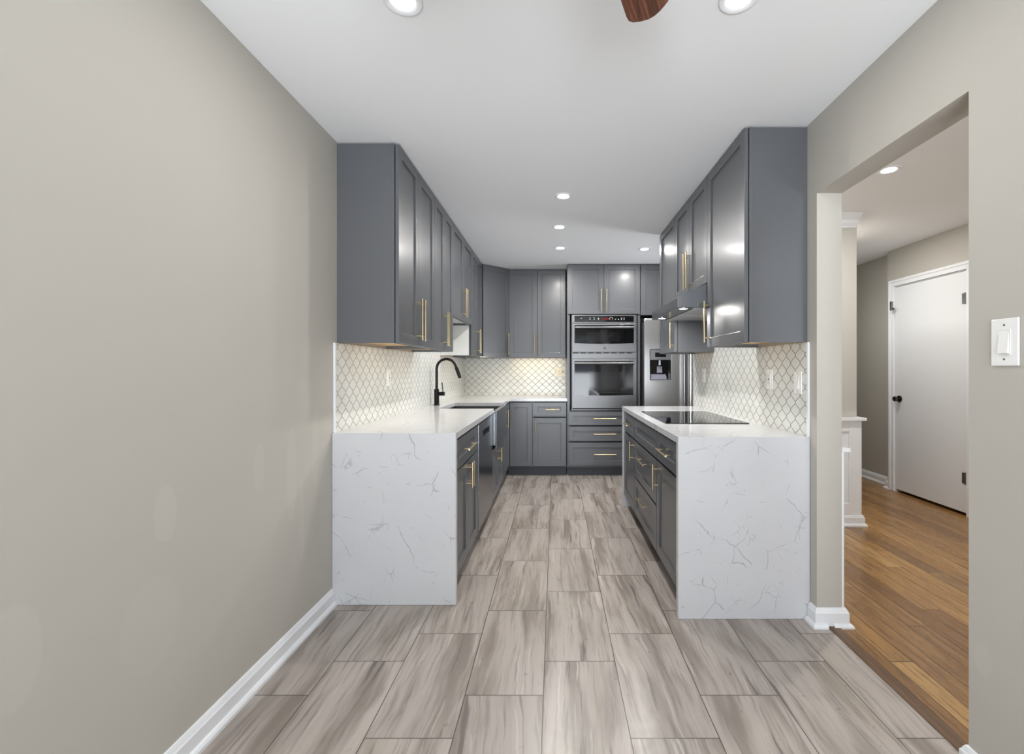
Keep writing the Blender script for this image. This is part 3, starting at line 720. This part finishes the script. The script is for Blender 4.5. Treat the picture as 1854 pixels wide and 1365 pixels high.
def oven_door(z0, z1, g, inner, hz0, hz1, name):
    bm = bmesh.new(); box(bm, .004, OW-.004, -.030, -.007, Q(z0), Q(z1)); d = link_mesh(name, bm, M['steel'], OV, bevel=.003)
    gx0, gx1, gz0, gz1 = g
    n = 14; pts = [(P(gx0), Q(gz1)), (P(gx0), Q(gz0))]
    pts += [(P(gx0)+(gx1-gx0)*k/n, Q(gz0)-.009*math.sin(PI*k/n)) for k in range(1, n)] + [(P(gx1), Q(gz0)), (P(gx1), Q(gz1))]
    bm = bmesh.new(); prism(bm, pts, -.0325, -.0302, 'y'); link_mesh('door_glass', bm, M['glassblk'], d, bevel=.0005)['label'] = 'black glass oven door window'
    boxobj('inner_window', (P(inner[0]), P(inner[1]), -.0329, -.0326, Q(inner[2]), Q(inner[3])), M['winblk'], d)
    bm = bmesh.new(); zc = (hz0+hz1)/2
    hp = [(P(.232)+(.682)*k/12, -.072-.006*math.sin(PI*k/12), Q(zc)) for k in range(13)]
    tube(bm, hp, .0155, 16)
    for xx in (P(.245), P(.90)): box(bm, xx-.012, xx+.012, -.072, -.0335, Q(zc)-.011, Q(zc)+.011)
    link_mesh('handle', bm, M['steel'], d, smooth=True)
    return d
md = oven_door(1.455, 1.790, (.227, .918, 1.560, 1.772), (.37, .755, 1.575, 1.69), 1.722, 1.757, 'microwave_door')
boxobj('vent_strip', (.006, OW-.006, -.024, -.007, Q(1.382), Q(1.437)), M['steel'], OV, bevel=.002)
for k in range(8): boxobj('vent_slot', (P(.21)+k*.09, P(.21)+k*.09+.06, -.0245, -.018, Q(1.440), Q(1.450)), M['dark'], OV)
od = oven_door(.800, 1.370, (.227, .912, .957, 1.350), (.40, .85, 1.0, 1.225), 1.306, 1.342, 'oven_door')
boxobj('lower_gap', (.012, OW-.012, -.001, .0, .013, .024), M['black'], OV)
# round badge with a script monogram
bm = bmesh.new(); cyl(bm, (P(.575), -.0312, Q(1.500)), .0195, .002, 'y', 32)
bd = link_mesh('badge', bm, M['bronze'], md, smooth=True); bd['label'] = 'small round dark badge with a script monogram'
bm = bmesh.new(); ring = [(P(.575)+.0165*math.cos(2*PI*k/24), -.0325, Q(1.500)+.0165*math.sin(2*PI*k/24)) for k in range(25)]; tube(bm, ring, .0007, 6)
s1 = [(P(.575)-.002+.006*math.cos(a), -.0325, Q(1.500)+.008*math.sin(a)) for a in [R(60+k*28) for k in range(11)]]; tube(bm, s1, .0009, 6)
s2 = [(P(.575)+.006+.0045*math.cos(a), -.0325, Q(1.500)+.003+.0045*math.sin(a)) for a in [R(40+k*28) for k in range(9)]]; tube(bm, s2, .0008, 6)
s3 = [(P(.575)+.006+.0045*math.cos(a), -.0325, Q(1.500)-.005+.0045*math.sin(a)) for a in [R(100+k*28) for k in range(9)]]; tube(bm, s3, .0008, 6)
link_mesh('monogram', bm, M['chrome'], bd)

# ------------------------------------------------------------------ refrigerator
FRX0, FRX1, FRY = 1.014, 1.935, 5.10
fr = thing('refrigerator', 'stainless side-by-side refrigerator with water dispenser, right of the oven', 'refrigerator', (FRX0, FRY, 0))
fw = FRX1-FRX0
boxobj('fridge_body', [(.004, fw-.004, .062, .74, .03, 1.80)], simple('fridge_side_dark', rgb(62, 63, 66), .4), fr)
boxobj('kick_grille', (.01, fw-.01, .03, .061, 0.002, .055), M['black'], fr)
xm = 1.481-FRX0
def slab_round(bm, x0, x1, hole=None):
    recessed(bm, x0, x1, .06, 1.835, 0, .06, hole[:4] if hole else ((x0+x1)/2-.001, (x0+x1)/2+.001, .9, .902), hole[4] if hole else .0002, .002 if hole else .0002)
bm = bmesh.new(); hole = (1.078-FRX0, 1.316-FRX0, 1.133, 1.479, .055); slab_round(bm, 0, xm-.004, hole)
fd = link_mesh('freezer_door', bm, M['steelv'], fr, bevel=.012, seg=4); 
bm = bmesh.new(); box(bm, xm+.004, fw, 0, .06, .06, 1.835); rd = link_mesh('fridge_door', bm, M['steelv'], fr, bevel=.012, seg=4)
def bar(parent, xc):
    bm = bmesh.new(); prism(bm, [(xc-.022, 0.001), (xc-.020, -.035), (xc-.010, -.046), (xc+.010, -.046), (xc+.020, -.035), (xc+.022, 0.001), (xc+.014, .001), (xc+.012, -.03), (xc-.012, -.03), (xc-.014, .001)], .35, 1.72, 'z')
    link_mesh('handle', bm, M['steelv'], parent, bevel=.002)
bar(fd, xm-.034); bar(rd, xm+.034)
dsp = boxobj('dispenser', [(hole[0]+.003, hole[1]-.003, -.004, .05, 1.362, 1.476)], simple('dispenser_grey', rgb(128, 129, 132), .3, .6), fd, bevel=.002)
boxobj('display', (1.137-FRX0, 1.261-FRX0, -.0055, -.0045, 1.395, 1.445), M['glassblk'], dsp)
bm = bmesh.new(); box(bm, hole[0]+.003, hole[1]-.003, .0495, .0535, 1.136, 1.361)
box(bm, hole[0]+.003, hole[0]+.006, .0, .0495, 1.136, 1.361); box(bm, hole[1]-.006, hole[1]-.003, .0, .0495, 1.136, 1.361)
link_mesh('dispenser_recess', bm, M['glassblk'], dsp)['label'] = 'black recess of the water dispenser'
xa = (hole[0]+hole[1])/2
bm = bmesh.new(); prism(bm, [(.003, 1.137), (.049, 1.137), (.049, 1.20), (.008, 1.160)], hole[0]+.012, hole[1]-.045, 'x'); link_mesh('drip_tray', bm, M['disp'], dsp, bevel=.002)
bm = bmesh.new(); prism(bm, [(.034, 1.215), (.049, 1.21), (.049, 1.29), (.042, 1.29)], xa-.030, xa+.030, 'x'); cyl(bm, (xa-.005, .03, 1.33), .014, .06, 'z', 20); link_mesh('paddle', bm, M['disp'], dsp, bevel=.002)

# ------------------------------------------------------------------ range hood
hd = thing('range_hood', 'slim stainless range hood with two lit lamps under the short right cabinet', 'range hood', (0, 2.843, 0))
HL = 3.590-2.843
bm = bmesh.new()
prof = [(.80, 1.655), (.78, 1.66), (.775, 1.672), (.775, 1.712), (.958, 1.800), (XR-.0085, 1.800), (XR-.0085, 1.63), (1.235, 1.63), (1.235, 1.655)]
prism(bm, [(.780, 1.648), (.775, 1.655), (.775, 1.712), (.958, 1.7985), (XR-.0085, 1.7985), (XR-.0085, 1.648)], 0, HL, 'y')
link_mesh('hood_shell', bm, M['steelhood'], hd, bevel=.002)
boxobj('grease_filter', [(.885, 1.255, .03+k*.345, .03+k*.345+.335, 1.640, 1.6475) for k in range(2)], simple('filter_mesh_grey', rgb(186, 187, 188), .4, .7), hd, bevel=.002)
for (lx, ly) in ((.825, 2.885-2.843), (.820, 3.44-2.843)):
    bm = bmesh.new(); lathe(bm, [(.034, 1.6478), (.034, 1.644), (.027, 1.642), (.026, 1.6478)], 32, (lx, ly, 0)); hl = link_mesh('hood_lamp', bm, M['chrome'], hd, smooth=True)
    bm = bmesh.new(); cyl(bm, (lx, ly, 1.6452), .0262, .003, 'z', 32); link_mesh('lamp_lens', bm, M['lens'], hl)
    area('hood_light', (lx, ly, 1.6415), (0, 0, 0), .05, .05, 3.0, (1, .97, .92), 'DISK', hl)
bm = bmesh.new(); box(bm, .7742, .7748, .36, .40, 1.681, 1.686); link_mesh('badge', bm, M['chrome'], hd)

# ------------------------------------------------------------------ cooktop
ck = boxobj('cooktop', (.688, 1.209, 2.789, 3.575, Zc1+.0004, Zc1+.006), M['glassblk'], bevel=.0015)
tag(ck, 'black glass electric cooktop set on the right worktop', 'cooktop')
burner_mat = simple('burner_print', rgb(70, 70, 74), .2)
for (bx, by, br) in ((.83, 3.0, .105), (.83, 3.36, .075), (1.06, 3.0, .075), (1.06, 3.36, .105)):
    bm = bmesh.new()
    for k in range(48):
        a0, a1 = 2*PI*k/48, 2*PI*(k+1)/48
        v = [bm.verts.new((bx+r_*math.cos(a), by+r_*math.sin(a), Zc1+.0063)) for (r_, a) in ((br, a0), (br, a1), (br-.0015, a1), (br-.0015, a0))]
        bm.faces.new(v)
    link_mesh('burner_ring', bm, burner_mat, ck)

# ------------------------------------------------------------------ outlets and switches
def plate(name, label, loc, rz, kind, mat='plastic', group=None, w_=.074, h_=.118, cat='outlet'):
    """local frame: front faces -y"""
    t = thing(name, label, cat, loc, rz, group)
    bm = bmesh.new(); box(bm, -w_/2, w_/2, -.006, -.0003, -h_/2, h_/2); link_mesh('cover_plate', bm, M[mat], t, bevel=.0025)
    if kind == 'rocker':
        bm = bmesh.new(); prism(bm, [(-.0055, -.033), (-.0125, -.031), (-.0065, .033), (-.0055, .033)], -.0145, .0145, 'x'); link_mesh('rocker', bm, M[mat], t, bevel=.001)
        bm = bmesh.new(); recessed(bm, -.0185, .0185, -.037, .037, -.0072, -.0058, (-.0155, .0155, -.034, .034), .001, .0003); link_mesh('rocker_frame', bm, M[mat], t)
        for s in (-1, 1):
            bm = bmesh.new(); cyl(bm, (0, -.0062, s*.0485), .003, .001, 'y', 12); link_mesh('screw', bm, M['hinge'], t)
    elif kind == 'gfci':
        boxobj('receptacle', (-.017, .017, -.009, -.0055, -.034, .034), M[mat], t, bevel=.001)
        boxobj('slots', [(x_, x_+.002, -.0095, -.0088, z_, z_+.009) for x_ in (-.0075, .0055) for z_ in (-.026, .017)] + [(-.006, .006, -.0096, -.0088, -.006, -.001), (-.006, .006, -.0096, -.0088, .001, .006)], M['dark'], t)
    else:
        for s in (-1, 1):
            bm = bmesh.new(); cyl(bm, (0, -.007, s*.020), .0165, .003, 'y', 28); o = link_mesh('receptacle', bm, M[mat], t)
            boxobj('slots', [(-.0075, -.0055, -.009, -.0084, s*.020-.002, s*.020+.008), (.0055, .0075, -.009, -.0084, s*.020-.002, s*.020+.008), (-.002, .002, -.009, -.0084, s*.020-.010, s*.020-.006)], M['dark'], o)
    return t
plate('light_switch', 'large white rocker light switch on the greige wall right of the doorway', (XR, 1.2735, 1.332), R(-90), 'rocker', w_=.078, h_=.135, cat='light switch')
plate('wall_outlet', 'white outlet on the left lantern tiles between upper cabinet and worktop', (XL+.008, 3.17, 1.195), R(90), 'gfci')
plate('wall_outlet', 'cream outlet on the back wall tiles beside the oven tower', (.055, YB-.008, 1.215), 0, 'duplex', mat='cream')
plate('wall_outlet', 'white outlet on the right tiles, between the rocker switch and the cooktop', (XR-.008, 2.655, 1.195), R(-90), 'gfci')
plate('light_switch', 'white rocker switch on the right tiles, at their near edge by the doorway', (XR-.008, 2.345, 1.185), R(-90), 'rocker', cat='light switch')
plate('wall_outlet', 'white outlet on the right tiles at the far end near the refrigerator', (XR-.008, 3.83, 1.20), R(-90), 'duplex')

# ------------------------------------------------------------------ recessed ceiling lights
G_C = 'recessed ceiling lights'
cans = [((-.510, 1.500), 'round recessed ceiling light at the top left, cut by the picture edge'),
        ((.612, 1.490), 'round recessed ceiling light right of the fan blade, cut by the picture edge'),
        ((.059, 3.200), 'nearest of the three recessed lights in a row over the aisle'),
        ((.038, 3.895), 'middle one of the three recessed lights in a row over the aisle'),
        ((.053, 4.570), 'farthest of the three recessed lights in a row over the aisle'),
        ((.920, 4.610), 'recessed ceiling light in front of the refrigerator, beside the right cabinets'),
        ((2.07, 2.780), 'recessed ceiling light in the hallway seen through the doorway')]
cans.append(((2.68, 4.12), 'added recessed hallway ceiling light, unseen behind the wall end with white wainscot'))  # extra lamp added out of view to brighten the hallway door
for (cx_, cy_), lab in cans:
    pw = (19.0 if cy_ < 3 else 10.5) if cx_ > 1.5 else (P_CAN*.42 if cy_ < 2 else P_CAN*1.15)
    t = thing('recessed_light', lab, 'ceiling light', (cx_, cy_, H), 0, G_C)
    bm = bmesh.new(); lathe(bm, [(.0655, -.0002), (.0655, -.003), (.062, -.0055), (.050, -.0048), (.0412, -.0014), (.0412, -.0002)], 48)
    link_mesh('trim_ring', bm, M['trim'], t, smooth=True)
    bm = bmesh.new(); lathe(bm, [(0, -.0060), (.020, -.0056), (.033, -.0044), (.041, -.0020), (.041, -.0006), (0, -.0006)], 40); ln = link_mesh('lens', bm, M['lens'], t, smooth=True)
    area('lamp', (0, 0, -.0068), (0, 0, 0), .078, .078, pw, (1, .975, .94), 'DISK', t)

# ------------------------------------------------------------------ under-cabinet light bars
def led(label, loc, rz, L, power=P_LED, col=(1, .93, .76), n=1):
    t = thing('light_bar', label, 'under-cabinet light', loc, rz, 'under-cabinet light bars')
    boxobj('housing', (-L/2, L/2, -.014, .014, -.010, -.0005), M['plastic'], t, bevel=.001)
    boxobj('diffuser', (-L/2+.01, L/2-.01, -.009, .009, -.0125, -.0103), M['ledlens'], t)
    area('led_light', (0, 0, -.0135), (0, 0, 0), L-.03, .014, power, col, 'RECTANGLE', t)
led('slim light bar under the near left upper cabinet', (-.915, 2.80, UZ+.0195), R(90), .55, P_LED*1.4, (1, .96, .86))
led('slim light bar under the second left upper cabinet', (-.915, 3.45, UZ+.0195), R(90), .45, P_LED, (1, .95, .84))
led('slim light bar under the left upper cabinet beyond the sink', (-.915, 4.92, UZ+.0195), R(90), .45, P_LED)
led('slim light bar under the back wall cabinet above the yellow-lit tiles', (-.22, 5.70, UZ+.0195), 0, .62, P_LED*1.7, (1, .88, .60))
led('slim light bar under the diagonal corner cabinet', (-.78, 5.50, UZ+.0195), 0, .3, P_LED*.6, (1, .92, .72))
led('slim light bar under the nearest right upper cabinet', (1.02, 2.56, UZr+.0195), R(90), .4, P_LED*.4, (1, .96, .88))

# ------------------------------------------------------------------ ceiling fan (hub stands above the top of the frame)
fz = 2.22
fan = thing('ceiling_fan', 'ceiling fan with dark walnut blades, one blade tip in view at the top', 'ceiling fan', (.02, .62, fz))
bm = bmesh.new(); lathe(bm, [(0, .055), (.085, .055), (.105, .035), (.105, -.02), (.085, -.05), (0, -.05)], 40); link_mesh('motor_housing', bm, M['bronze'], fan, smooth=True)
bm = bmesh.new(); cyl(bm, (0, 0, .14), .013, .18, 'z', 16); lathe(bm, [(0, .21), (.03, .212), (.065, .255), (.068, .2695), (0, .2695)], 32); link_mesh('downrod', bm, M['bronze'], fan, smooth=True)
bm = bmesh.new(); lathe(bm, [(.085, -.051), (.088, -.07), (.06, -.10), (0, -.108)], 32); link_mesh('light_bowl', bm, M['plastic'], fan, smooth=True)
outl = [(.15, -.048), (.35, -.066), (.5, -.075), (.625, -.0755), (.640, -.073), (.650, -.064), (.655, -.045), (.656, -.02), (.650, -.003), (.638, .015), (.617, .037), (.59, .052), (.55, .064), (.5, .07), (.35, .064), (.15, .048)]
bm = bmesh.new(); prism(bm, [(u, v) for u, v in outl], -.005, .004, 'z'); me0 = None
for k in range(5):
    ang = R(90-23) - k*R(72)
    if k == 0:
        b0 = link_mesh('blade', bm, M['walnut'], fan, bevel=.002)
        # mirrored so that +v points to the right of the outward direction
        for v in b0.data.vertices: v.co.y = -v.co.y
        b0.data.flip_normals()
        bb = b0
    else:
        bb = bpy.data.objects.new('blade', b0.data); COL.objects.link(bb); bb.parent = fan
        md_ = bb.modifiers.new('bevel', 'BEVEL'); md_.width = .002; md_.limit_method = 'ANGLE'
    bb.rotation_euler = (0, 0, ang)
    bi = boxobj('blade_iron', (.09, .2, -.018, .018, .004, .009), M['bronze'], bb)
